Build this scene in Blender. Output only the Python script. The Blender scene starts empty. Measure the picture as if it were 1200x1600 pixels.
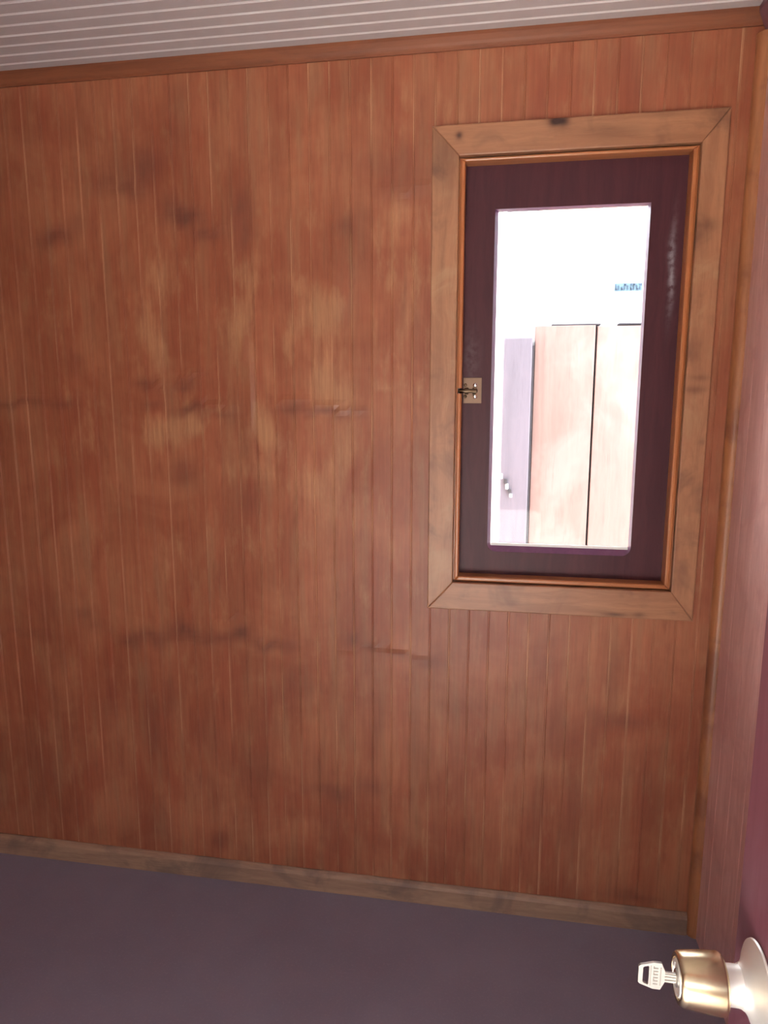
import bpy, bmesh, math, random
import numpy as np
from mathutils import Vector, Matrix, noise as mnoise
random.seed(7)
sc = bpy.context.scene
COL = sc.collection
PI = math.pi

# ------------------------------------------------------------------ camera
cam_d = bpy.data.cameras.new('camera'); cam = bpy.data.objects.new('camera', cam_d); COL.objects.link(cam)
CAM = Vector((0.0, 0.0, 1.41)); F = 1088.2; YAW = 0.16789; PITCH = 0.16497
cam_d.sensor_fit = 'HORIZONTAL'; cam_d.sensor_width = 36.0; cam_d.lens = F / 1200 * 36.0
cam_d.clip_start = 0.02
cam.location = CAM
cam.rotation_euler = (PI / 2 - PITCH, 0.0, YAW)
sc.camera = cam

# ------------------------------------------------------------------ light
W = bpy.data.worlds.new('overcast_sky'); sc.world = W; W.use_nodes = True
bg = W.node_tree.nodes['Background']
bg.inputs['Color'].default_value = (0.84, 0.92, 1.0, 1); bg.inputs['Strength'].default_value = 1.0
vs = sc.view_settings
vs.view_transform = 'Standard'; vs.look = 'None'; vs.gamma = 1.0; vs.use_curve_mapping = False
vs.exposure = 3.75
sun_d = bpy.data.lights.new('sun', 'SUN'); sun = bpy.data.objects.new('sun', sun_d); COL.objects.link(sun)
sun_d.energy = 8.0; sun_d.color = (1.0, .93, .84); sun_d.angle = math.radians(.6)
sun.rotation_euler = Vector((-.62, .12, .78)).to_track_quat('Z', 'Y').to_euler()   # high sun from the left

# ------------------------------------------------------------------ dimensions (metres)
FARY = 1.76           # face of the far wall boards
XR, XL = 0.538, -1.90  # right and left walls
YB = -0.15            # inside face of the wall with the doorway
HC = 2.228            # ceiling
WT = 0.10             # wall thickness
OPX0, OPX1, OPZ0, OPZ1 = -0.118, 0.418, 0.938, 1.962   # window opening

def pix(x, y, Y):     # photo pixel -> point on the plane y = Y
    u, v = (x - 600) / F, -(y - 800) / F
    d = Vector((u, math.cos(PITCH) + v * math.sin(PITCH), -math.sin(PITCH) + v * math.cos(PITCH)))
    d = Matrix.Rotation(YAW, 3, 'Z') @ d
    return CAM + d * (Y / d.y)

# ------------------------------------------------------------------ object helpers
def obj(name, bm, mat=None, parent=None, smooth=False):
    me = bpy.data.meshes.new(name)
    bmesh.ops.recalc_face_normals(bm, faces=bm.faces[:])
    if smooth:
        for f in bm.faces: f.smooth = True
    bm.to_mesh(me); bm.free()
    o = bpy.data.objects.new(name, me); COL.objects.link(o)
    if mat:
        for m in (mat if isinstance(mat, (list, tuple)) else [mat]): me.materials.append(m)
    if parent: o.parent = parent
    return o
def link(name, me, parent, loc):
    o = bpy.data.objects.new(name, me); COL.objects.link(o); o.parent = parent; o.location = loc
    return o
def empty(name, loc=(0, 0, 0), parent=None):
    o = bpy.data.objects.new(name, None); COL.objects.link(o); o.location = loc; o.empty_display_size = .05
    if parent: o.parent = parent
    return o
def tag(o, label, cat=None, kind=None, group=None):
    o['label'] = label
    if cat: o['category'] = cat
    if kind: o['kind'] = kind
    if group: o['group'] = group
    return o
def box(bm, x0, x1, y0, y1, z0, z1, mi=0):
    v = [bm.verts.new((x, y, z)) for z in (z0, z1) for y in (y0, y1) for x in (x0, x1)]
    for q in ((0, 1, 3, 2), (4, 6, 7, 5), (0, 4, 5, 1), (2, 3, 7, 6), (0, 2, 6, 4), (1, 5, 7, 3)):
        bm.faces.new([v[i] for i in q]).material_index = mi
def bbox(*a, bev=0.0, seg=2):
    bm = bmesh.new(); box(bm, *a)
    if bev: bmesh.ops.bevel(bm, geom=bm.edges[:], offset=bev, segments=seg, affect='EDGES', profile=.5)
    return bm
def prism(bm, pts, axis, a, b):
    """closed 2-D outline swept along an axis from a to b"""
    def mk(p, t):
        return {'x': (t, p[0], p[1]), 'y': (p[0], t, p[1]), 'z': (p[0], p[1], t)}[axis]
    A = [bm.verts.new(mk(p, a)) for p in pts]; B = [bm.verts.new(mk(p, b)) for p in pts]
    n = len(pts)
    bm.faces.new(A); bm.faces.new(B[::-1])
    for i in range(n): bm.faces.new((A[i], B[i], B[(i + 1) % n], A[(i + 1) % n]))
def lathe_x(bm, prof, seg=48, closed=True):
    """profile (x, r) spun about the x axis"""
    rings = []
    for x, r in prof:
        if r < 1e-6: rings.append([bm.verts.new((x, 0, 0))])
        else: rings.append([bm.verts.new((x, r * math.cos(2 * PI * k / seg), r * math.sin(2 * PI * k / seg))) for k in range(seg)])
    for a, b in zip(rings, rings[1:]):
        for k in range(seg):
            k2 = (k + 1) % seg
            if len(a) == 1 and len(b) == 1: continue
            if len(a) == 1: bm.faces.new((a[0], b[k], b[k2]))
            elif len(b) == 1: bm.faces.new((a[k], a[k2], b[0]))
            else: bm.faces.new((a[k], a[k2], b[k2], b[k]))

# ------------------------------------------------------------------ materials
class NT:
    def __init__(s, name):
        s.m = bpy.data.materials.new(name); s.m.use_nodes = True; s.t = s.m.node_tree
        s.b = s.t.nodes['Principled BSDF']
    def n(s, ty, **kw):
        nd = s.t.nodes.new(ty)
        for k, v in kw.items(): setattr(nd, k, v)
        return nd
    def put(s, sock, v):
        if isinstance(v, bpy.types.NodeSocket): s.t.links.new(v, sock)
        else: sock.default_value = v
    def math(s, op, a, b=0.0, c=0.0, clamp=False):
        nd = s.n('ShaderNodeMath', operation=op, use_clamp=clamp)
        for i, v in enumerate((a, b, c)): s.put(nd.inputs[i], v)
        return nd.outputs[0]
    def vec(s, op, a, b=(0, 0, 0)):
        nd = s.n('ShaderNodeVectorMath', operation=op); s.put(nd.inputs[0], a); s.put(nd.inputs[1], b)
        return nd.outputs['Value'] if op in ('DOT_PRODUCT', 'LENGTH') else nd.outputs[0]
    def noise(s, v, scale, detail=3, rough=.55, dist=0.0, col=False):
        nd = s.n('ShaderNodeTexNoise'); s.put(nd.inputs['Vector'], v)
        nd.inputs['Scale'].default_value = scale; nd.inputs['Detail'].default_value = detail
        nd.inputs['Roughness'].default_value = rough; nd.inputs['Distortion'].default_value = dist
        return nd.outputs['Color' if col else 'Fac']
    def mix(s, fac, a, b, mode='MIX'):
        nd = s.n('ShaderNodeMix', data_type='RGBA', blend_type=mode)
        s.put(nd.inputs[0], fac)
        for i, v in ((6, a), (7, b)): s.put(nd.inputs[i], (*v, 1) if isinstance(v, tuple) and len(v) == 3 else v)
        return nd.outputs[2]
    def ramp(s, f, lo, hi):
        nd = s.n('ShaderNodeMapRange', interpolation_type='SMOOTHSTEP'); s.put(nd.inputs[0], f)
        nd.inputs[1].default_value = lo; nd.inputs[2].default_value = hi
        return nd.outputs[0]
    def pos(s): return s.n('ShaderNodeNewGeometry').outputs['Position']
    def rnd(s): return s.n('ShaderNodeObjectInfo').outputs['Random']
    def blobs(s, p, lst):
        """sum of soft spots (cx, cz, rx, rz, weight) in the plane of a wall; p has y = 0"""
        acc = None
        for cx, cz, rx, rz, w in lst:
            d = s.vec('MULTIPLY', s.vec('SUBTRACT', p, (cx, 0, cz)), (1 / rx, 0, 1 / rz))
            e = s.math('EXPONENT', s.math('MULTIPLY', s.vec('DOT_PRODUCT', d, d), -1.0))
            acc = s.math('MULTIPLY', e, w) if acc is None else s.math('MULTIPLY_ADD', e, w, acc)
        return acc
    def bump(s, h, strength, dist=.002):
        nd = s.n('ShaderNodeBump'); nd.inputs['Strength'].default_value = strength; nd.inputs['Distance'].default_value = dist
        s.put(nd.inputs['Height'], h); s.t.links.new(nd.outputs[0], s.b.inputs['Normal'])
    def fin(s, col, rough=.5, metal=0.0, spec=.5):
        s.put(s.b.inputs['Base Color'], (*col, 1) if isinstance(col, tuple) and len(col) == 3 else col)
        s.put(s.b.inputs['Roughness'], rough); s.b.inputs['Metallic'].default_value = metal
        s.b.inputs['Specular IOR Level'].default_value = spec
        return s.m

def wall_pt(x, y):
    q = pix(x, y, FARY); return q.x, q.z
def spot(px, py, rx, ry, w):  # a stain given at its photo pixel, put on the wall plane
    x, z = wall_pt(px, py); k = 0.00172
    return (x, z, rx * k, ry * k, w)

# water stains and smudges in the varnish of the far wall (dark), and worn pale patches
DARK = [spot(*a) for a in (
    (225, 265, 28, 30, .9), (165, 285, 32, 18, .5), (85, 372, 26, 13, .9), (120, 350, 22, 18, .4), (285, 338, 34, 11, .95),
    (320, 362, 22, 10, .8), (375, 322, 16, 30, .7), (383, 372, 14, 22, .6), (200, 302, 18, 10, .6), (265, 318, 16, 12, .5), (545, 358, 20, 14, .6),
    (575, 340, 16, 20, .3), (640, 285, 40, 22, .5), (610, 250, 45, 20, .35), (225, 600, 16, 9, .8), (290, 605, 18, 8, .7),
    (235, 632, 20, 8, .6), (300, 640, 26, 8, .9), (345, 650, 24, 6, .5), (25, 632, 50, 7, .6), (100, 632, 22, 9, .5), (115, 565, 18, 18, .3),
    (460, 640, 26, 7, .75), (515, 648, 40, 6, .8), (385, 620, 8, 60, .35), (385, 700, 10, 40, .4), (560, 640, 14, 8, .4),
    (300, 745, 30, 18, .3), (285, 735, 18, 20, .4), (390, 780, 26, 25, .35), (240, 1000, 30, 14, .8), (285, 985, 28, 18, .9), (340, 1000, 40, 14, .7),
    (205, 1003, 18, 10, .6), (130, 960, 20, 14, .5), (145, 985, 20, 14, .4), (40, 992, 50, 8, .3), (375, 992, 14, 10, .8), (430, 1012, 34, 9, .8), (555, 1000, 9, 9, .8),
    (580, 1012, 20, 7, .6), (625, 1028, 36, 8, .65), (675, 1035, 24, 8, .5), (460, 1070, 40, 30, .4), (175, 1090, 12, 60, .45),
    (235, 1110, 14, 60, .45), (262, 1075, 10, 50, .5), (245, 1160, 20, 40, .4), (320, 1150, 25, 40, .3), (400, 1200, 35, 35, .4), (420, 1120, 14, 60, .3),
    (520, 1240, 35, 12, .6), (575, 1225, 22, 16, .5), (588, 1120, 10, 90, .45), (490, 1200, 20, 40, .3), (645, 1120, 10, 80, .35),
    (660, 1180, 18, 40, .3), (345, 1318, 14, 16, .7), (335, 1230, 16, 50, .3), (850, 1040, 12, 25, .4), (868, 1130, 12, 50, .4), (895, 1260, 14, 80, .45),
    (960, 1050, 10, 40, .5), (978, 1130, 24, 9, .6), (935, 1120, 16, 20, .4), (1010, 1240, 14, 60, .35), (835, 1270, 14, 70, .35),
    (1000, 1405, 40, 9, .6), (720, 1110, 40, 20, .3), (860, 1000, 30, 10, .2), (1000, 95, 50, 40, .25), (70, 950, 30, 60, .25), (520, 1290, 16, 60, .3),
    (250, 1290, 30, 40, .3), (60, 1180, 40, 60, .2), (430, 250, 14, 60, .25), (270, 180, 16, 50, .3), (385, 200, 14, 60, .25))]
PALE = [spot(*a) for a in (
    (240, 420, 12, 40, .7), (270, 430, 20, 50, .5), (400, 420, 40, 25, .35), (385, 480, 16, 60, .6), (375, 540, 10, 60, .6), (490, 480, 30, 40, .8), (520, 500, 24, 40, .7),
    (455, 520, 12, 40, .6), (510, 600, 30, 40, .9), (540, 620, 16, 16, .7), (350, 520, 16, 40, .4), (240, 545, 14, 50, .7), (220, 500, 20, 70, .5),
    (270, 670, 40, 30, .9), (240, 690, 16, 40, .5), (310, 665, 14, 14, .7), (330, 645, 16, 6, .5), (130, 680, 22, 40, .45), (105, 620, 22, 20, .4), (410, 670, 30, 40, .8), (430, 690, 14, 20, .6),
    (400, 740, 40, 20, .6), (480, 750, 26, 30, .5), (540, 690, 26, 50, .6), (520, 780, 30, 60, .5), (600, 605, 16, 10, .6), (655, 610, 10, 16, .6),
    (630, 330, 40, 20, .4), (600, 370, 30, 30, .3), (400, 850, 30, 60, .35), (270, 870, 30, 40, .35), (480, 800, 14, 60, .35), (290, 585, 14, 7, .4),
    (500, 250, 16, 40, .25), (585, 870, 25, 80, .2), (220, 360, 8, 22, .5), (170, 320, 20, 8, .3), (640, 420, 40, 60, .25), (640, 560, 40, 120, .25),
    (160, 880, 20, 60, .25), (200, 200, 60, 40, .15), (80, 470, 40, 60, .2))]
# buckles in the veneer: thin ridges
RIDGE = [spot(*a) for a in (
    (250, 606, 30, 6, .8), (300, 590, 26, 5, 1), (330, 632, 40, 6, 1), (275, 632, 30, 5, -.6), (455, 628, 34, 6, .8), (515, 640, 40, 6, 1), (60, 630, 80, 5, .7),
    (85, 368, 30, 6, .7), (280, 332, 40, 6, .8), (330, 352, 40, 7, .8), (190, 300, 30, 5, .6), (215, 305, 8, 12, .6), (640, 290, 50, 6, .7),
    (285, 948, 26, 3, .7), (350, 965, 26, 3, .7), (300, 1002, 60, 5, .8), (600, 1018, 60, 4, .7), (430, 1008, 40, 4, .6), (275, 670, 30, 10, .6), (235, 560, 8, 40, .5),
    (390, 600, 8, 120, .6), (420, 700, 24, 20, .5), (240, 400, 8, 50, .6), (360, 380, 12, 30, .6), (530, 470, 20, 30, .5))]

def field(lst, X, Z):
    acc = np.zeros_like(X)
    for cx, cz, rx, rz, w in lst:
        acc += w * np.exp(-((X - cx) / rx) ** 2 - ((Z - cz) / rz) ** 2)
    return acc
def beadboard_mat(name, edge, plain_wall=False):
    t = NT(name); p = t.pos(); flat = t.vec('MULTIPLY', p, (1, 0, 1)) if not plain_wall else p
    zs = lambda k: t.vec('MULTIPLY', p, (1, 1 if plain_wall else 0, k))
    grain = t.noise(zs(.05), 140, 3, .6)
    streak = t.noise(zs(.12), 22, 2, .6)
    cloud = t.noise(flat, 3.2, 4, .6, .6)
    c = t.mix(t.ramp(cloud, .35, .68), (.305, .092, .046), (.400, .146, .073))
    c = t.mix(t.math('MULTIPLY', t.ramp(streak, .45, .75), .5), c, (.310, .074, .038))
    c = t.mix(t.math('MULTIPLY', t.ramp(streak, .5, .25), .55), c, (.330, .160, .085))
    if not plain_wall:
        at = lambda nm: t.n('ShaderNodeAttribute', attribute_name=nm).outputs['Fac']
        flake = t.noise(zs(.28), 30, 4, .65)
        c = t.mix(t.math('MULTIPLY', t.ramp(flake, .48, .75), .45), c, (.43, .200, .100))
        c = t.mix(t.math('MULTIPLY', t.ramp(flake, .46, .25), .45), c, (.230, .062, .036))
        wn = t.ramp(t.math('ADD', at('worn'), t.math('MULTIPLY_ADD', flake, 1.3, -.65)), .10, .95)
        c = t.mix(t.math('MULTIPLY', wn, t.math('MULTIPLY_ADD', grain, .7, .25)), c, (.52, .275, .140))
        st = t.math('MULTIPLY', at('stain'), t.math('MULTIPLY_ADD', flake, 1.1, .35), clamp=True)
        c = t.mix(t.math('MULTIPLY', st, .80), c, (.115, .036, .028))
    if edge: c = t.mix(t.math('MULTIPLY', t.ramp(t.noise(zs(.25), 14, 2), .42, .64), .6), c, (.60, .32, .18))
    g = t.math('MULTIPLY', t.math('MULTIPLY_ADD', grain, .60, .70), t.math('MULTIPLY_ADD', t.rnd(), .10, .95))
    cc = t.n('ShaderNodeCombineColor')
    for i in range(3): t.put(cc.inputs[i], g)
    c = t.mix(1.0, c, cc.outputs[0], 'MULTIPLY')
    t.bump(grain, .10, .003)
    return t.fin(c, .42, spec=.4)
M_BEAD = beadboard_mat('stained_beadboard', False)
M_EDGE = beadboard_mat('pale_beadboard_edge', True)  # paler on chamfer and bead faces, broken up by noise
M_STAINW = beadboard_mat('stained_wall_boards', False, True)

def wood(name, a, b, along, scale=1.0, rough=.45, dark=None, knots=(), pale=None, spec=.5, spots=(), spotcol=(.6, .58, .6)):
    """grained board; along = axis of the grain; knots as (x, z, rx, rz, w)"""
    t = NT(name); p = t.pos()
    st = {'x': (.08, 1, 1), 'y': (1, .08, 1), 'z': (1, 1, .08)}[along]
    q = t.vec('ADD', p, t.vec('MULTIPLY', t.vec('SUBTRACT', t.noise(p, 6, 3, col=True), (.5, .5, .5)), (.03, .03, .03)))
    gr = t.noise(t.vec('MULTIPLY', q, st), 55 * scale, 5, .65, .8)
    fine = t.noise(t.vec('MULTIPLY', p, st), 260 * scale, 3, .7)
    cl = t.noise(p, 9 * scale, 4, .6, .5)
    c = t.mix(t.ramp(gr, .30, .70), a, b)
    if dark: c = t.mix(t.math('MULTIPLY', t.ramp(cl, .48, .68), .75), c, dark)
    if pale: c = t.mix(t.math('MULTIPLY', t.ramp(cl, .48, .28), .8), c, pale)
    c = t.mix(t.math('MULTIPLY', t.ramp(fine, .5, .8), .35), c, tuple(v * .5 for v in a))
    if knots:
        k = t.math('MULTIPLY', t.blobs(t.vec('MULTIPLY', q, (1, 0, 1)), knots), 1.0, clamp=True)
        c = t.mix(k, c, (.045, .016, .012))
    if spots:
        k = t.math('MULTIPLY', t.blobs(t.vec('MULTIPLY', q, (1, 0, 1)), spots), t.ramp(t.noise(p, 70, 3), .25, .65), clamp=True)
        c = t.mix(k, c, spotcol)
    t.bump(gr, .12, .002)
    return t.fin(c, rough, spec=spec)

def kn(px, py, rx, ry, w):
    q = pix(px, py, FARY - .02); return (q.x, q.z, rx * .0017, ry * .0017, w)
TAN, TAN2, TDK = (.44, .205, .105), (.33, .142, .072), (.18, .078, .046)
M_CAS_H = wood('casing_pine_level', TAN, TAN2, 'x', .8, .42, TDK, [kn(868, 190, 11, 7, 1.2), kn(884, 188, 7, 9, .6), kn(718, 212, 5, 5, .9), kn(745, 898, 4, 4, .2), kn(960, 962, 18, 4, .6), kn(1000, 963, 10, 4, .5), kn(960, 205, 40, 12, .35)])
M_CAS_V = wood('casing_pine_upright', TAN, TAN2, 'z', .8, .42, TDK, [kn(1110, 350, 12, 8, .4), kn(1090, 590, 14, 5, .35), kn(1085, 610, 16, 5, .4), kn(690, 240, 18, 40, .4)], pale=(.46, .26, .14))
M_STOP = wood('varnished_stop', (.52, .185, .068), (.43, .145, .052), 'z', 1.0, .32)
M_STOPH = wood('varnished_stop_level', (.52, .195, .075), (.40, .145, .055), 'x', 1.0, .32)
M_CROWN = wood('varnished_crown', (.27, .090, .040), (.20, .064, .030), 'x', .7, .4)
M_BASE = wood('weathered_baseboard', (.40, .240, .150), (.28, .160, .105), 'x', .8, .6, (.17, .105, .080))
M_QUART = wood('varnished_corner_round', (.46, .185, .075), (.34, .125, .055), 'z', .7, .4, (.22, .075, .04))
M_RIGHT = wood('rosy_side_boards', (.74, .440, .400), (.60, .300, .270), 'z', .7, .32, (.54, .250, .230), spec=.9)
M_DOOR = wood('maroon_door_paint', (.185, .062, .085), (.150, .045, .066), 'z', .6, .34, (.24, .12, .15), spec=.6)
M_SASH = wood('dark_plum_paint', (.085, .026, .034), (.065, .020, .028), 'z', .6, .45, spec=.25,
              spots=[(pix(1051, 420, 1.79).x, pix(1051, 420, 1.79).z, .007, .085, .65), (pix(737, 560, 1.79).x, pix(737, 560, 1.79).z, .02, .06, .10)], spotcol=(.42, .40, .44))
M_CHAMF = wood('lit_plum_chamfer', (.21, .085, .17), (.18, .07, .15), 'z', .6, .32)  # lighter than the sash paint: light on the routed edge put into its colour
def plain(name, col, rough=.5, metal=0.0, nscale=0, amt=.1, spec=.5):
    t = NT(name)
    if nscale:
        c = t.mix(t.noise(t.pos(), nscale, 4), tuple(v * (1 - amt) for v in col), tuple(min(1, v * (1 + amt)) for v in col))
    else: c = col
    return t.fin(c, rough, metal, spec)
M_WHITE = plain('white_ceiling_paint', (.56, .52, .515), .6, 0, 30, .06)
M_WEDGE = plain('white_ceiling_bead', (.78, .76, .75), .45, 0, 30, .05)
M_PLASTER = plain('inner_wall_core', (.20, .10, .06), .8, 0, 10)
M_BRASS = plain('brushed_brass', (.62, .50, .32), .27, 1.0, 60, .1)
M_NICKEL = plain('worn_nickel', (.92, .89, .82), .46, .8, 60, .04)
M_STEEL = plain('key_steel', (.46, .43, .39), .36, .9, 90, .15)
M_DARKM = plain('aged_latch_metal', (.20, .14, .09), .45, 1.0, 80, .2)
M_PLATE = plain('pale_brass_plate', (.26, .165, .11), .5, .4, 80, .12)
M_RIVET = plain('bright_screw_head', (.93, .92, .90), .22, 1.0)
M_PUTTY = plain('white_putty', (.80, .78, .76), .6)
def floor_mat():
    t = NT('dark_plum_floor_paint'); p = t.pos()
    c = t.mix(t.ramp(t.noise(p, 3, 4), .3, .7), (.225, .190, .243), (.262, .222, .280))
    c = t.mix(t.math('MULTIPLY', t.ramp(t.noise(p, 160, 2), .5, .8), .25), c, (.36, .29, .34))
    t.bump(t.noise(p, 260, 2), .15, .001)
    return t.fin(c, .55, spec=.45)
M_FLOOR = floor_mat()
def glass_mat():
    t = NT('window_glass'); g = t.n('ShaderNodeBsdfGlass'); g.inputs['IOR'].default_value = 1.0; g.inputs['Roughness'].default_value = 0
    tr = t.n('ShaderNodeBsdfTransparent'); gl = t.n('ShaderNodeBsdfGlossy'); gl.inputs['Roughness'].default_value = .02
    fr = t.n('ShaderNodeFresnel'); fr.inputs[0].default_value = 1.2
    mx = t.n('ShaderNodeMixShader'); out = t.t.nodes['Material Output']
    t.t.links.new(fr.outputs[0], mx.inputs[0]); t.t.links.new(tr.outputs[0], mx.inputs[1]); t.t.links.new(gl.outputs[0], mx.inputs[2])
    t.t.links.new(mx.outputs[0], out.inputs['Surface']); t.t.nodes.remove(g)
    return t.m
M_GLASS = glass_mat()

# ------------------------------------------------------------------ room shell
def slab(name, label, mat, *dims):
    return tag(obj(name, bbox(*dims), mat), label, kind='structure')
BK = .012             # board thickness
floor = slab('floor', 'dark plum grey painted floor of the small room', M_FLOOR, XL, XR, YB - WT, FARY + BK, -.08, 0)
ceiling = slab('ceiling', 'white painted beadboard ceiling', M_PLASTER, XL, XR, YB, FARY + BK, HC + .010, HC + .08)
def wall_with_hole(name, label, mat, x0, x1, y0, y1, z0, z1, hx0, hx1, hz0, hz1):
    bm = bmesh.new()
    for a in ((x0, hx0, z0, z1), (hx1, x1, z0, z1), (hx0, hx1, z0, hz0), (hx0, hx1, hz1, z1)):
        if a[1] - a[0] > 1e-4 and a[3] - a[2] > 1e-4: box(bm, a[0], a[1], y0, y1, a[2], a[3])
    bmesh.ops.remove_doubles(bm, verts=bm.verts[:], dist=1e-5)
    return tag(obj(name, bm, mat), label, kind='structure')
wall_far = wall_with_hole('wall_far', 'stained narrow beadboard wall with the window in it', M_PLASTER, XL - WT, XR + WT, FARY + BK, FARY + BK + .11, -.08, HC + .08, OPX0, OPX1, OPZ0, OPZ1)
wall_right = slab('wall_right', 'rosy stained side wall behind the open door', M_PLASTER, XR + .012, XR + WT, YB - WT, FARY + BK, -.08, HC + .08)
wall_left = slab('wall_left', 'stained wall at the left end of the room', M_STAINW, XL - WT, XL, YB - WT, FARY + BK, -.08, HC + .08)
DX0, DX1, DH = -.545, .218, 2.03
wall_back = wall_with_hole('wall_back', 'stained wall with the doorway the light comes through', M_STAINW, XL, XR + .012, YB - WT, YB, 0, HC + .08, DX0, DX1, 0, DH)

# far wall: one narrow board per bead
PIT = .0511
def nvec(a, b, c):   # repeatable 3-D noise vector
    return [mnoise.noise(Vector((a + o, b + 2 * o, c - o))) for o in (0, 17.3, 41.7)]
def bead_mesh(x0, z0, h, w=PIT, th=BK):
    """upright board with a small bead by one edge; its front follows the buckles of the old veneer"""
    g = .0010
    pr = [(0, th), (0, .0010), (g, 0), (w * .33, 0), (w * .66, 0), (w - .0046, 0), (w - .0040, .0009), (w - .0032, .0001), (w - .0011, 0), (w, .0010), (w, th)]
    nr = max(2, int(h / .014)); n = len(pr)
    V = np.array([(x, y, h * r / nr) for r in range(nr + 1) for x, y in pr])
    X = V[:, 0] + x0; Z = V[:, 2] + z0
    wv = np.array([nvec(a * 7, 3.3, c * 7) for a, c in zip(X, Z)])
    wf = np.array([nvec(a * 30, 1.3, c * 18) for a, c in zip(X, Z)])
    Xw = X + wv[:, 0] * .014 + wf[:, 0] * .012; Zw = Z + wv[:, 2] * .018 + wf[:, 2] * .016
    front = V[:, 1] < th * .6
    V[:, 1] -= front * np.clip(field(RIDGE, Xw, Zw), -.8, 1.4) * .0045
    V[:, 1] -= front * (wv[:, 1] * .0008)
    F_ = []; mi = []
    for r in range(nr):
        for k in range(n):
            k2 = (k + 1) % n
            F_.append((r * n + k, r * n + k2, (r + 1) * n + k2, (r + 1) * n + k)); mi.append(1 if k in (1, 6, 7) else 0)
    F_.append(tuple(range(n))[::-1]); F_.append(tuple(nr * n + k for k in range(n))); mi += [0, 0]
    me = bpy.data.meshes.new('bead_board'); me.from_pydata(V.tolist(), [], F_)
    me.polygons.foreach_set('material_index', mi)
    for nm, lst in (('stain', DARK), ('worn', PALE)):
        at = me.attributes.new(nm, 'FLOAT', 'POINT'); at.data.foreach_set('value', np.clip(field(lst, Xw, Zw) * (1.0 if nm == 'stain' else .95), 0, 1).astype(np.float32))
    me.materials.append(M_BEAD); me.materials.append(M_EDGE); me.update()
    return me
x = -.5460 * .88 - PIT * 28
while x < XR - .004:
    w = min(PIT, XR - x)
    spans = [(0, OPZ0 - .004), (OPZ1 + .004, HC)] if x + PIT > OPX0 and x < OPX1 else [(0, HC)]
    for z0, z1 in spans: link('bead_board', bead_mesh(x, z0, z1 - z0, w), wall_far, (x, FARY, z0))
    x += PIT

# ceiling: strips parallel to the far wall
CP = .0412
def strip_mesh(L, w):
    bm = bmesh.new(); g = .0022
    pr = [(0, .010), (0, .0012), (g, 0), (w - .006, 0), (w - .0045, .0008), (w - .003, .0), (w - .0014, .0002), (w, .001), (w, .010)]
    A = [bm.verts.new((0, y, z)) for y, z in pr]; B = [bm.verts.new((L, y, z)) for y, z in pr]
    n = len(pr); bm.faces.new(A); bm.faces.new(B[::-1])
    for i in range(n):
        f = bm.faces.new((A[i], B[i], B[(i + 1) % n], A[(i + 1) % n]))
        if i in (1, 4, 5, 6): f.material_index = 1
    me = bpy.data.meshes.new('ceiling_strip'); bmesh.ops.recalc_face_normals(bm, faces=bm.faces[:]); bm.to_mesh(me); bm.free()
    me.materials.append(M_WHITE); me.materials.append(M_WEDGE)
    return me
cm = strip_mesh(XR - XL, CP)
y = FARY - CP
while y > YB: link('ceiling_strip', cm, ceiling, (XL, y, HC)); y -= CP

# side wall boards
rw = .088
bm = bmesh.new()
pr = [(0, .012), (0, .0008), (.001, 0), (rw - .001, 0), (rw, .0008), (rw, .012)]
A = [bm.verts.new((b, a, 0)) for a, b in pr]; B = [bm.verts.new((b, a, HC)) for a, b in pr]
bm.faces.new(A); bm.faces.new(B[::-1])
for i in range(6): bm.faces.new((A[i], B[i], B[(i + 1) % 6], A[(i + 1) % 6]))
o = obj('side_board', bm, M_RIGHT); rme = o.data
k = 0
y = FARY - rw
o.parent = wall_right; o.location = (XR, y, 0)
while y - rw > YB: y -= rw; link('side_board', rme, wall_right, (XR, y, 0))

# mouldings
bm = bmesh.new()   # crown: a flat fillet with a rounded lower edge
cr = [(FARY, HC), (FARY, HC - .034), (FARY - .005, HC - .034), (FARY - .009, HC - .030), (FARY - .0095, HC - .026), (FARY - .011, HC - .020), (FARY - .013, HC - .008), (FARY - .013, HC)]
prism(bm, cr, 'x', XL, XR); tag(obj('trim_1', bm, M_CROWN), 'reddish brown crown strip between beadboard wall and white ceiling', kind='structure')
bm = bmesh.new()
prism(bm, [(XR, HC), (XR, HC - .05), (XR - .008, HC - .05), (XR - .024, HC - .012), (XR - .024, HC)], 'y', YB, FARY - .0135)
tag(obj('trim_2', bm, M_DOOR), 'dark maroon crown strip on the side wall', kind='structure')
bm = bmesh.new()   # corner quarter round
R = .022
prism(bm, [(XR, FARY)] + [(XR - R * math.cos(a), FARY - R * math.sin(a)) for a in [i * PI / 20 for i in range(11)]], 'z', 0, HC - .05)
tag(obj('trim_3', bm, M_QUART, smooth=False), 'varnished quarter-round strip upright in the wall corner', kind='structure')
bm = bmesh.new()
bs = [(FARY, 0), (FARY - .014, 0), (FARY - .014, .046), (FARY - .010, .055), (FARY - .004, .060), (FARY, .060)]
prism(bm, bs, 'x', XL, XR - R); tag(obj('baseboard_far', bm, M_BASE), 'low weathered brown baseboard along the beadboard wall', kind='structure')

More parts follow.
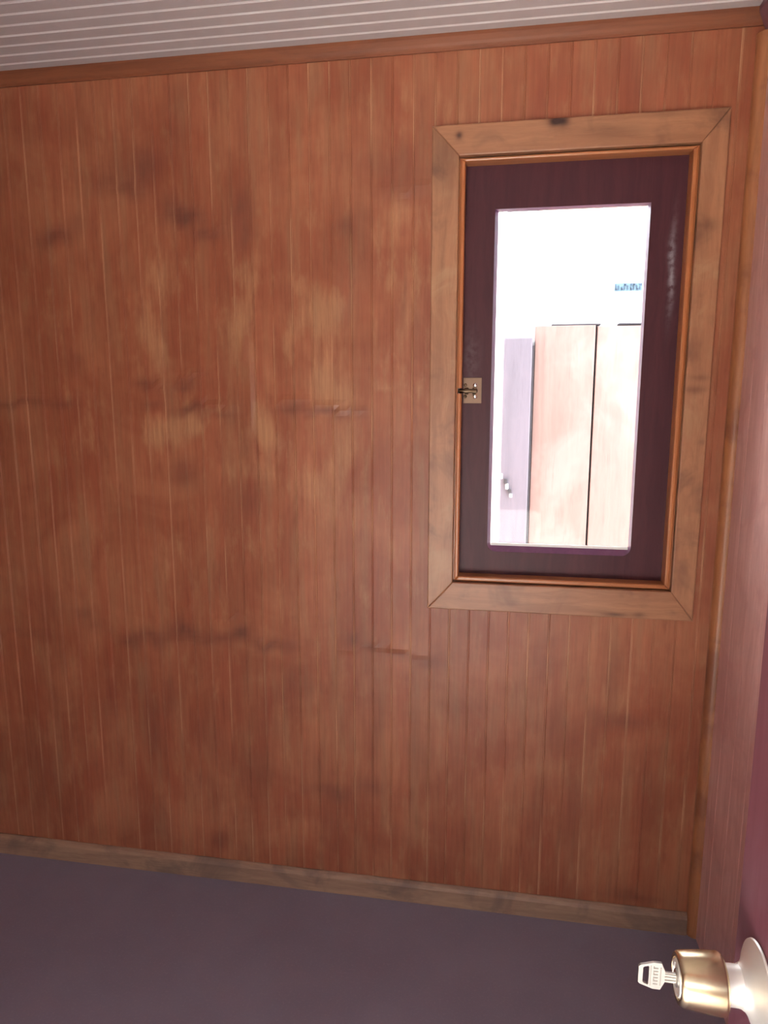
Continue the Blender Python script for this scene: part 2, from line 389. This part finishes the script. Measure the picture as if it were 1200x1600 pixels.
# ------------------------------------------------------------------ window
win = tag(empty('window_1', (.15, FARY, OPZ0)), 'tall narrow window with pine casing and dark plum sash', kind='structure')
def wpart(name, bm, mat, parent=None, smooth=False):
    o = obj(name, bm, mat, smooth=smooth); o.parent = parent or win
    o.matrix_parent_inverse = Matrix.Translation(-Vector(win.location)) if parent is None else Matrix()
    return o
CX0, CX1, CZ0, CZ1 = -.181, .472, .865, 2.031
IX0, IX1, IZ0, IZ1 = -.117, .417, .937, 1.963
def mitre(outer, inner, y0, y1, side, rnd=.004):
    (a0, a1, c0, c1), (b0, b1, d0, d1) = outer, inner
    q = {'top': [(a0, c1), (a1, c1), (b1, d1), (b0, d1)], 'bottom': [(a0, c0), (b0, d0), (b1, d0), (a1, c0)],
         'left': [(a0, c0), (a0, c1), (b0, d1), (b0, d0)], 'right': [(a1, c0), (b1, d0), (b1, d1), (a1, c1)]}[side]
    bm = bmesh.new(); prism(bm, q, 'y', y0, y1)
    front = [e for e in bm.edges if all(abs(v.co.y - y0) < 1e-6 for v in e.verts)]
    if rnd: bmesh.ops.bevel(bm, geom=front, offset=rnd, segments=2, affect='EDGES', profile=.5)
    return bm
for side in ('top', 'bottom', 'left', 'right'):
    wpart('casing_board', mitre((CX0, CX1, CZ0, CZ1), (IX0, IX1, IZ0, IZ1), FARY - .018, FARY - .0002, side, .0025), M_CAS_H if side in ('top', 'bottom') else M_CAS_V)
# thin bead recessed inside the casing, then the rounded stop running back to the sash
SX0, SX1, SZ0, SZ1 = -.103, .402, .952, 1.952
SY = 1.790            # face of the sash
SO = (IX0 + .0035, IX1 - .0035, IZ0 + .0035, IZ1 - .0035); SI = (SX0, SX1, SZ0, SZ1)
for side in ('top', 'bottom', 'left', 'right'):
    wpart('stop_moulding', mitre(SO, SI, FARY - .010, SY - .0003, side, .0035), M_STOPH) if side in ('top', 'bottom') else None
    if side == 'right': wpart('stop_moulding', mitre(SO, SI, FARY - .010, SY - .0003, side, .0035), M_STOP)
    if side == 'left':            # notched where the slide bolt passes
        for lo in (0, 1):
            bm = mitre(SO, SI, FARY - .010, SY - .0003, side, .0035)
            r_ = bmesh.ops.bisect_plane(bm, geom=bm.verts[:] + bm.edges[:] + bm.faces[:], plane_co=(0, 0, 1.4225 + (-.0065 if lo else .0065)), plane_no=(0, 0, 1), clear_outer=bool(lo), clear_inner=not lo)
            bmesh.ops.holes_fill(bm, edges=bm.edges[:]); wpart('stop_moulding', bm, M_STOP)
    wpart('jamb_lining', mitre((OPX0, OPX1, OPZ0, OPZ1), (OPX0 + .005, OPX1 - .005, OPZ0 + .005, OPZ1 - .005), FARY + .001, FARY + BK + .108, side, 0), M_STOPH if side in ('top', 'bottom') else M_STOP)
sash = empty('sash'); sash.parent = win; sash.matrix_parent_inverse = Matrix.Translation(-Vector(win.location))
GX0, GX1, GZ0, GZ1 = -.024, .321, 1.026, 1.851
ox0, ox1, oz0, oz1 = SX0 - .008, SX1 + .008, SZ0 - .008, SZ1 + .008
def spart(name, bm, mat, smooth=False): return wpart(name, bm, mat, sash, smooth)
ST = .034
def rail(*d):
    bm = bbox(*d); return bm
spart('stile', rail(ox0, GX0 - .008, SY, SY + ST, oz0, oz1), M_SASH)
spart('stile', rail(GX1 + .004, ox1, SY, SY + ST, oz0, oz1), M_SASH)
spart('rail', rail(GX0 - .008, GX1 + .004, SY + .0004, SY + ST, GZ1 + .002, oz1), M_SASH)
spart('rail', rail(GX0 - .008, GX1 + .004, SY + .0004, SY + ST, oz0, GZ0 - .014), M_SASH)
def chamfer(pts_front, pts_back):
    bm = bmesh.new()
    a = [bm.verts.new(p) for p in pts_front]; b = [bm.verts.new(p) for p in pts_back]
    for i in range(len(a) - 1): bm.faces.new((a[i], a[i + 1], b[i + 1], b[i]))
    return bm
# routed inner edge: rounded at the lower corners, running up the left side and along the bottom
def edge_loop(grow, y):
    x0, x1, z0, z1 = GX0 - .008 * grow, GX1 + .004 * grow, GZ0 - .014 * grow, GZ1 + .002 * grow
    return x0, x1, z0, z1, y
f = edge_loop(1, SY + .0006); b = edge_loop(0, SY + .014)
def loop_pts(L, r):
    x0, x1, z0, z1, y = L
    pts = [(x0, y, z1)]
    for i in range(7):
        a = PI + i * PI / 12; pts.append((x0 + r + r * math.cos(a), y, z0 + r + r * math.sin(a)))
    for i in range(7):
        a = 1.5 * PI + i * PI / 12; pts.append((x1 - r + r * math.cos(a), y, z0 + r + r * math.sin(a)))
    pts.append((x1, y, z1)); pts.append((x0, y, z1))
    return pts
spart('routed_edge', chamfer(loop_pts(f, .022), loop_pts(b, .002)), M_CHAMF)
# corner fillets between the round routing and the square rails
for cx, sx in ((f[0], 1), (f[1], -1)):
    bm = bmesh.new(); r = .022; z0 = f[2]
    pts = [(cx, z0)] + [(cx + sx * (r - r * math.cos(i * PI / 12)), z0 + r - r * math.sin(i * PI / 12)) for i in range(7)]
    prism(bm, pts, 'y', SY + .0003, SY + ST); spart('corner_block', bm, M_SASH)
bm = bbox(GX0 + .001, GX1 - .001, SY + .012, SY + .020, GZ0, GZ0 + .006); spart('glazing_bead', bm, M_PUTTY)
spart('glass_pane', bbox(GX0 - .004, GX1 + .003, SY + .022, SY + .025, GZ0 - .006, GZ1 + .001), M_GLASS)

# slide bolt on the left stile
lat = empty('slide_latch'); lat.parent = win; lat.matrix_parent_inverse = Matrix.Translation(-Vector(win.location))
lx0, lx1, lz0, lz1 = -.1005, -.0550, 1.392, 1.455
zc = 1.4225
wpart('latch_plate', bbox(lx0, lx1, SY - .0024, SY - .0002, lz0, lz1, bev=.0006), M_PLATE, lat)
for z in (lz0 + .017, lz1 - .018):
    for xx, mt in ((lx0 + .005, M_DARKM), (lx1 - .016, M_RIVET)):
        bm = bmesh.new(); lathe_x(bm, [(0, 0), (.0002, .0022), (.0010, .0050), (.0026, .0062), (.0030, .0062)] if mt is M_RIVET else [(0, 0), (.0006, .003), (.002, .0042), (.003, .0042)], 20)
        bmesh.ops.transform(bm, matrix=Matrix.Translation((xx, SY - .0052, z)) @ Matrix.Rotation(PI / 2, 4, 'Z'), verts=bm.verts)
        wpart('screw', bm, mt, lat, True)
bm = bmesh.new()
for k in range(2):   # two keeper straps
    x0 = lx0 + .004 + k * .019
    pts = [(SY - .0026 - .009 * math.sin(a), zc + .0085 * -math.cos(a)) for a in [i * PI / 10 for i in range(11)]]
    prism(bm, pts, 'x', x0, x0 + .009)
wpart('bolt_keeper', bm, M_DARKM, lat)
bm = bmesh.new(); lathe_x(bm, [(-.1155, 0), (-.1155, .0035), (-.114, .0042), (lx1 - .012, .0042), (lx1 - .010, .003), (lx1 - .010, 0)], 20)
bmesh.ops.transform(bm, matrix=Matrix.Translation((0, SY - .0076, zc)), verts=bm.verts)
wpart('bolt', bm, M_DARKM, lat, True)

# ------------------------------------------------------------------ open door with knob and key
DF = .2225            # face of the door
KY, KZ = .550, .925   # knob centre line
door = tag(empty('door_1', (DF, YB, .0)), 'maroon door swung open against the side, brass knob on it', kind='structure')
def dpart(name, bm, mat, parent=None, smooth=False):
    o = obj(name, bm, mat, smooth=smooth); o.parent = parent or door
    if parent is None: o.matrix_parent_inverse = Matrix.Translation(-Vector(door.location))
    return o
DY1 = .610; DT = .036
dpart('stile', bbox(DF, DF + DT, DY1 - .115, DY1, .012, DH - .006, bev=.002), M_DOOR)
dpart('stile', bbox(DF, DF + DT, YB + .003, YB + .115, .012, DH - .006, bev=.002), M_DOOR)
for z0, z1 in ((.012, .22), (.88, 1.02), (DH - .13, DH - .006)):
    dpart('rail', bbox(DF + .0005, DF + DT - .0005, YB + .115, DY1 - .115, z0, z1, bev=.001), M_DOOR)
for z0, z1 in ((.22, .88), (1.02, DH - .13)):
    dpart('door_panel', bbox(DF + .010, DF + DT - .010, YB + .115, DY1 - .115, z0, z1), M_DOOR)
knob = empty('knob_set'); knob.parent = door; knob.matrix_parent_inverse = Matrix.Translation(-Vector(door.location))
KM = Matrix.Translation((DF, KY, KZ)) @ Matrix.Rotation(PI, 4, 'Z')    # local +x points out of the door
def kpart(name, prof, mat, seg=64):
    bm = bmesh.new(); lathe_x(bm, prof, seg); bmesh.ops.transform(bm, matrix=KM, verts=bm.verts)
    o = dpart(name, bm, mat, knob, True)
    md = o.modifiers.new('edge', 'EDGE_SPLIT'); md.split_angle = math.radians(38)
    return o
kpart('rose', [(.0002, 0), (.0002, .0355), (.0012, .0365), (.0028, .0360), (.0050, .032), (.0070, .027), (.0092, .0225), (.0120, .0185), (.0155, .0165), (.0160, 0)], M_NICKEL)
kpart('shank', [(.0150, 0), (.0150, .0163), (.018, .0158), (.024, .0157), (.0285, .0160), (.0285, 0)], M_NICKEL)
kpart('knob', [(.0280, 0), (.0280, .0175), (.0286, .0220), (.0300, .0234), (.0320, .0238), (.046, .0228), (.060, .0213), (.0630, .0206), (.0650, .0190), (.0650, .0160), (.0625, .0152), (.0625, 0)], M_BRASS)
kpart('lock_ring', [(.0622, 0), (.0622, .0150), (.0642, .0147), (.0654, .0138), (.0654, .0116), (.0638, .0106), (.0638, 0)], M_NICKEL)
kpart('lock_cylinder', [(.0634, 0), (.0634, .0072), (.0656, .0070), (.0660, .0064), (.0660, 0)], M_STEEL)
# key standing in the lock
key = tag(empty('key', (DF - .0660, KY, KZ)), 'small steel key with a slotted bow left in the door lock', 'key')
key.rotation_euler = (math.radians(0), 0, 0)
def keypart(name, bm, mat): 
    o = obj(name, bm, mat); o.parent = key; return o
def holed_plate(outer, inner, y0, y1):
    bm = bmesh.new(); n = len(outer)
    ring = {}
    for nm, pts in (('o', outer), ('i', inner)):
        for yy in (y0, y1): ring[nm, yy] = [bm.verts.new((p[0], yy, p[1])) for p in pts]
    for k in range(n):
        k2 = (k + 1) % n
        bm.faces.new((ring['o', y0][k], ring['o', y0][k2], ring['i', y0][k2], ring['i', y0][k]))
        bm.faces.new((ring['o', y1][k2], ring['o', y1][k], ring['i', y1][k], ring['i', y1][k2]))
        bm.faces.new((ring['o', y0][k], ring['o', y1][k], ring['o', y1][k2], ring['o', y0][k2]))
        bm.faces.new((ring['i', y0][k2], ring['i', y1][k2], ring['i', y1][k], ring['i', y0][k]))
    return bm
outer = [(-.0085, -.0050), (-.0118, -.0125), (-.0180, -.0125), (-.0285, -.0090), (-.0300, -.0075), (-.0300, .0075), (-.0285, .0090), (-.0180, .0125), (-.0118, .0125), (-.0085, .0050)]
inner = [(-.0215, -.0070), (-.0217, -.0085), (-.0224, -.0090), (-.0255, -.0078), (-.0264, -.0068), (-.0264, .0068), (-.0255, .0078), (-.0224, .0090), (-.0217, .0085), (-.0215, .0070)]
keypart('bow', holed_plate(outer, inner, -.0011, .0011), M_STEEL)
bm = bmesh.new()
box(bm, -.0087, .010, -.0010, .0010, -.0048, .0042)
for z in (-.0030, .0000, .0026): box(bm, -.0086, .0, -.0016, .0016, z - .0006, z + .0006)
keypart('blade', bm, M_STEEL)
bm = bmesh.new()
box(bm, -.0205, -.0198, -.0014, .0014, -.0095, .0095); box(bm, -.0125, -.0116, -.0014, .0014, -.0085, .0085)
for k in range(6):
    z = -.0075 + k * .003
    box(bm, -.0180, -.0142, -.0014, .0014, z - .0007, z + .0004)
    if k % 2: box(bm, -.0180, -.0172, -.0014, .0014, z - .0007, z + .0016)
keypart('embossed_lettering', bm, plain('key_relief', (.30, .28, .25), .5, .8))

# ------------------------------------------------------------------ outside the window
tg = NT('pale_yard_gravel'); gp = tg.pos()
M_GRAV = tg.fin(tg.mix(tg.noise(gp, 40, 5), (.42, .41, .40), (.56, .55, .53)), .9)
ground = tag(obj('ground', bbox(-14, 14, -14, 14, -.40, -.30), M_GRAV), 'pale gravel yard around the building', kind='structure')
SHY = 3.0
M_SHW = plain('white_shed_paint', (.80, .80, .80), .6, 0, 12, .05)
M_SHP = wood('faded_red_shed_panel', (.215, .132, .116), (.180, .104, .090), 'z', .35, .6, pale=(.245, .160, .145))
M_SHG = wood('grey_lilac_shed_post', (.135, .115, .143), (.108, .094, .117), 'z', .35, .6)
M_GAP = plain('dark_joint', (.03, .025, .03), .8)
shed = tag(empty('shed', (.35, SHY, -.30)), 'pale shed seen through the window, faded red panels and grey post', 'shed')
def shpart(name, bm, mat, parent=None):
    o = obj(name, bm, mat); o.parent = parent or shed
    if parent is None: o.matrix_parent_inverse = Matrix.Translation(-Vector(shed.location))
    return o
sx = lambda px, py=700: pix(px, py, SHY).x
sz = lambda py, px=900: pix(px, py, SHY).z
shpart('wall', bbox(-1.8, 2.2, SHY + .03, SHY + 2.0, -.30, 2.05), M_SHW)
shpart('roof', bbox(-1.9, 2.3, SHY - .02, SHY + 2.1, 2.0502, 2.10), M_SHW)
ptop = sz(509)
shpart('post', bbox(sx(783), sx(826), SHY - .05, SHY + .029, -.30, sz(528), bev=.004), M_SHG)
shpart('post_strip', bbox(sx(826) + .0005, sx(829), SHY - .04, SHY + .029, -.30, sz(540), bev=.001), M_GAP)
shpart('panel', bbox(sx(830), sx(921), SHY - .02, SHY + .029, -.30, ptop, bev=.003), M_SHP)
shpart('panel', bbox(sx(924), sx(1060), SHY - .02, SHY + .029, -.30, ptop - .004, bev=.003), M_SHP)
shpart('joint_strip', bbox(sx(921) + .0005, sx(924) - .0005, SHY, SHY + .029, -.30, ptop), M_GAP)
for u0, u1 in ((862, 938), (966, 1050)):
    shpart('head_shadow_strip', bbox(sx(u0, 508), sx(u1, 508), SHY - .016, SHY + .029, ptop + .0005, ptop + .006), M_GAP)  # dark strip in place of the thin shadow line above the panels
hs = empty('hasp'); hs.parent = shed; hs.matrix_parent_inverse = Matrix.Translation(-Vector(shed.location))
for k, (px, py, dx, dz) in enumerate(((781, 744, .004, .011), (787, 752, .007, .010), (789, 760, .006, .012), (793, 767, .008, .007), (795, 774, .006, .008))):
    q = pix(px + 3, py, SHY - .056)
    o = shpart('hasp_link', bbox(q.x - dx, q.x + dx, SHY - .062, SHY - .0502, q.z - dz, q.z + dz, bev=.003), M_NICKEL if k % 2 == 0 else M_GAP, hs)
M_BLUE = plain('blue_sign_letters', (.030, .050, .085), .5)
M_BLUEL = plain('pale_blue_sign', (.075, .135, .175), .5)
a = pix(961, 443, SHY + .02); b = pix(1003, 454, SHY + .02)
sg = shpart('sign_plate', bbox(a.x, b.x, SHY + .018, SHY + .0298, b.z, a.z), M_BLUEL)
bm = bmesh.new(); n = 9; w = (b.x - a.x) / n
for k in range(n):
    x0 = a.x + k * w
    box(bm, x0 + w * .15, x0 + w * .38, SHY + .014, SHY + .0178, b.z + .004, a.z - .004 - (k % 3) * .005)
    if k in (0, 2, 5, 7): box(bm, x0 + w * .15, x0 + w * .85, SHY + .014, SHY + .0178, b.z + .003, b.z + .009)
    if k in (3, 5, 6, 8): box(bm, x0 + w * .15, x0 + w * .85, SHY + .014, SHY + .0178, a.z - .009, a.z - .003)
shpart('lettering', bm, M_BLUE, None)

# roof, and an added wall that blocks sky
M_ROOF = plain('dark_roof_felt', (.08, .08, .09), .8, 0, 20)
tag(obj('roof', bbox(XL - .3, XR + .3, YB - 2.2, FARY + .40, HC + .085, HC + .16), M_ROOF), 'flat dark roof over the small room, with a porch overhang added to cut skylight', kind='structure')  # rear overhang added as a porch to keep skylight out of the doorway
M_BLOCKER = plain('dark_sky_blocker', (.06, .045, .035), .8, 0, 8)
tag(obj('wall_sky_blocker', bbox(-9, 9, -7.1, -7.0, -.30, 3.2), M_BLOCKER), 'unseen tall dark wall added across from the doorway to block low sky', kind='structure')  # added out of view to hold low sky off the doorway
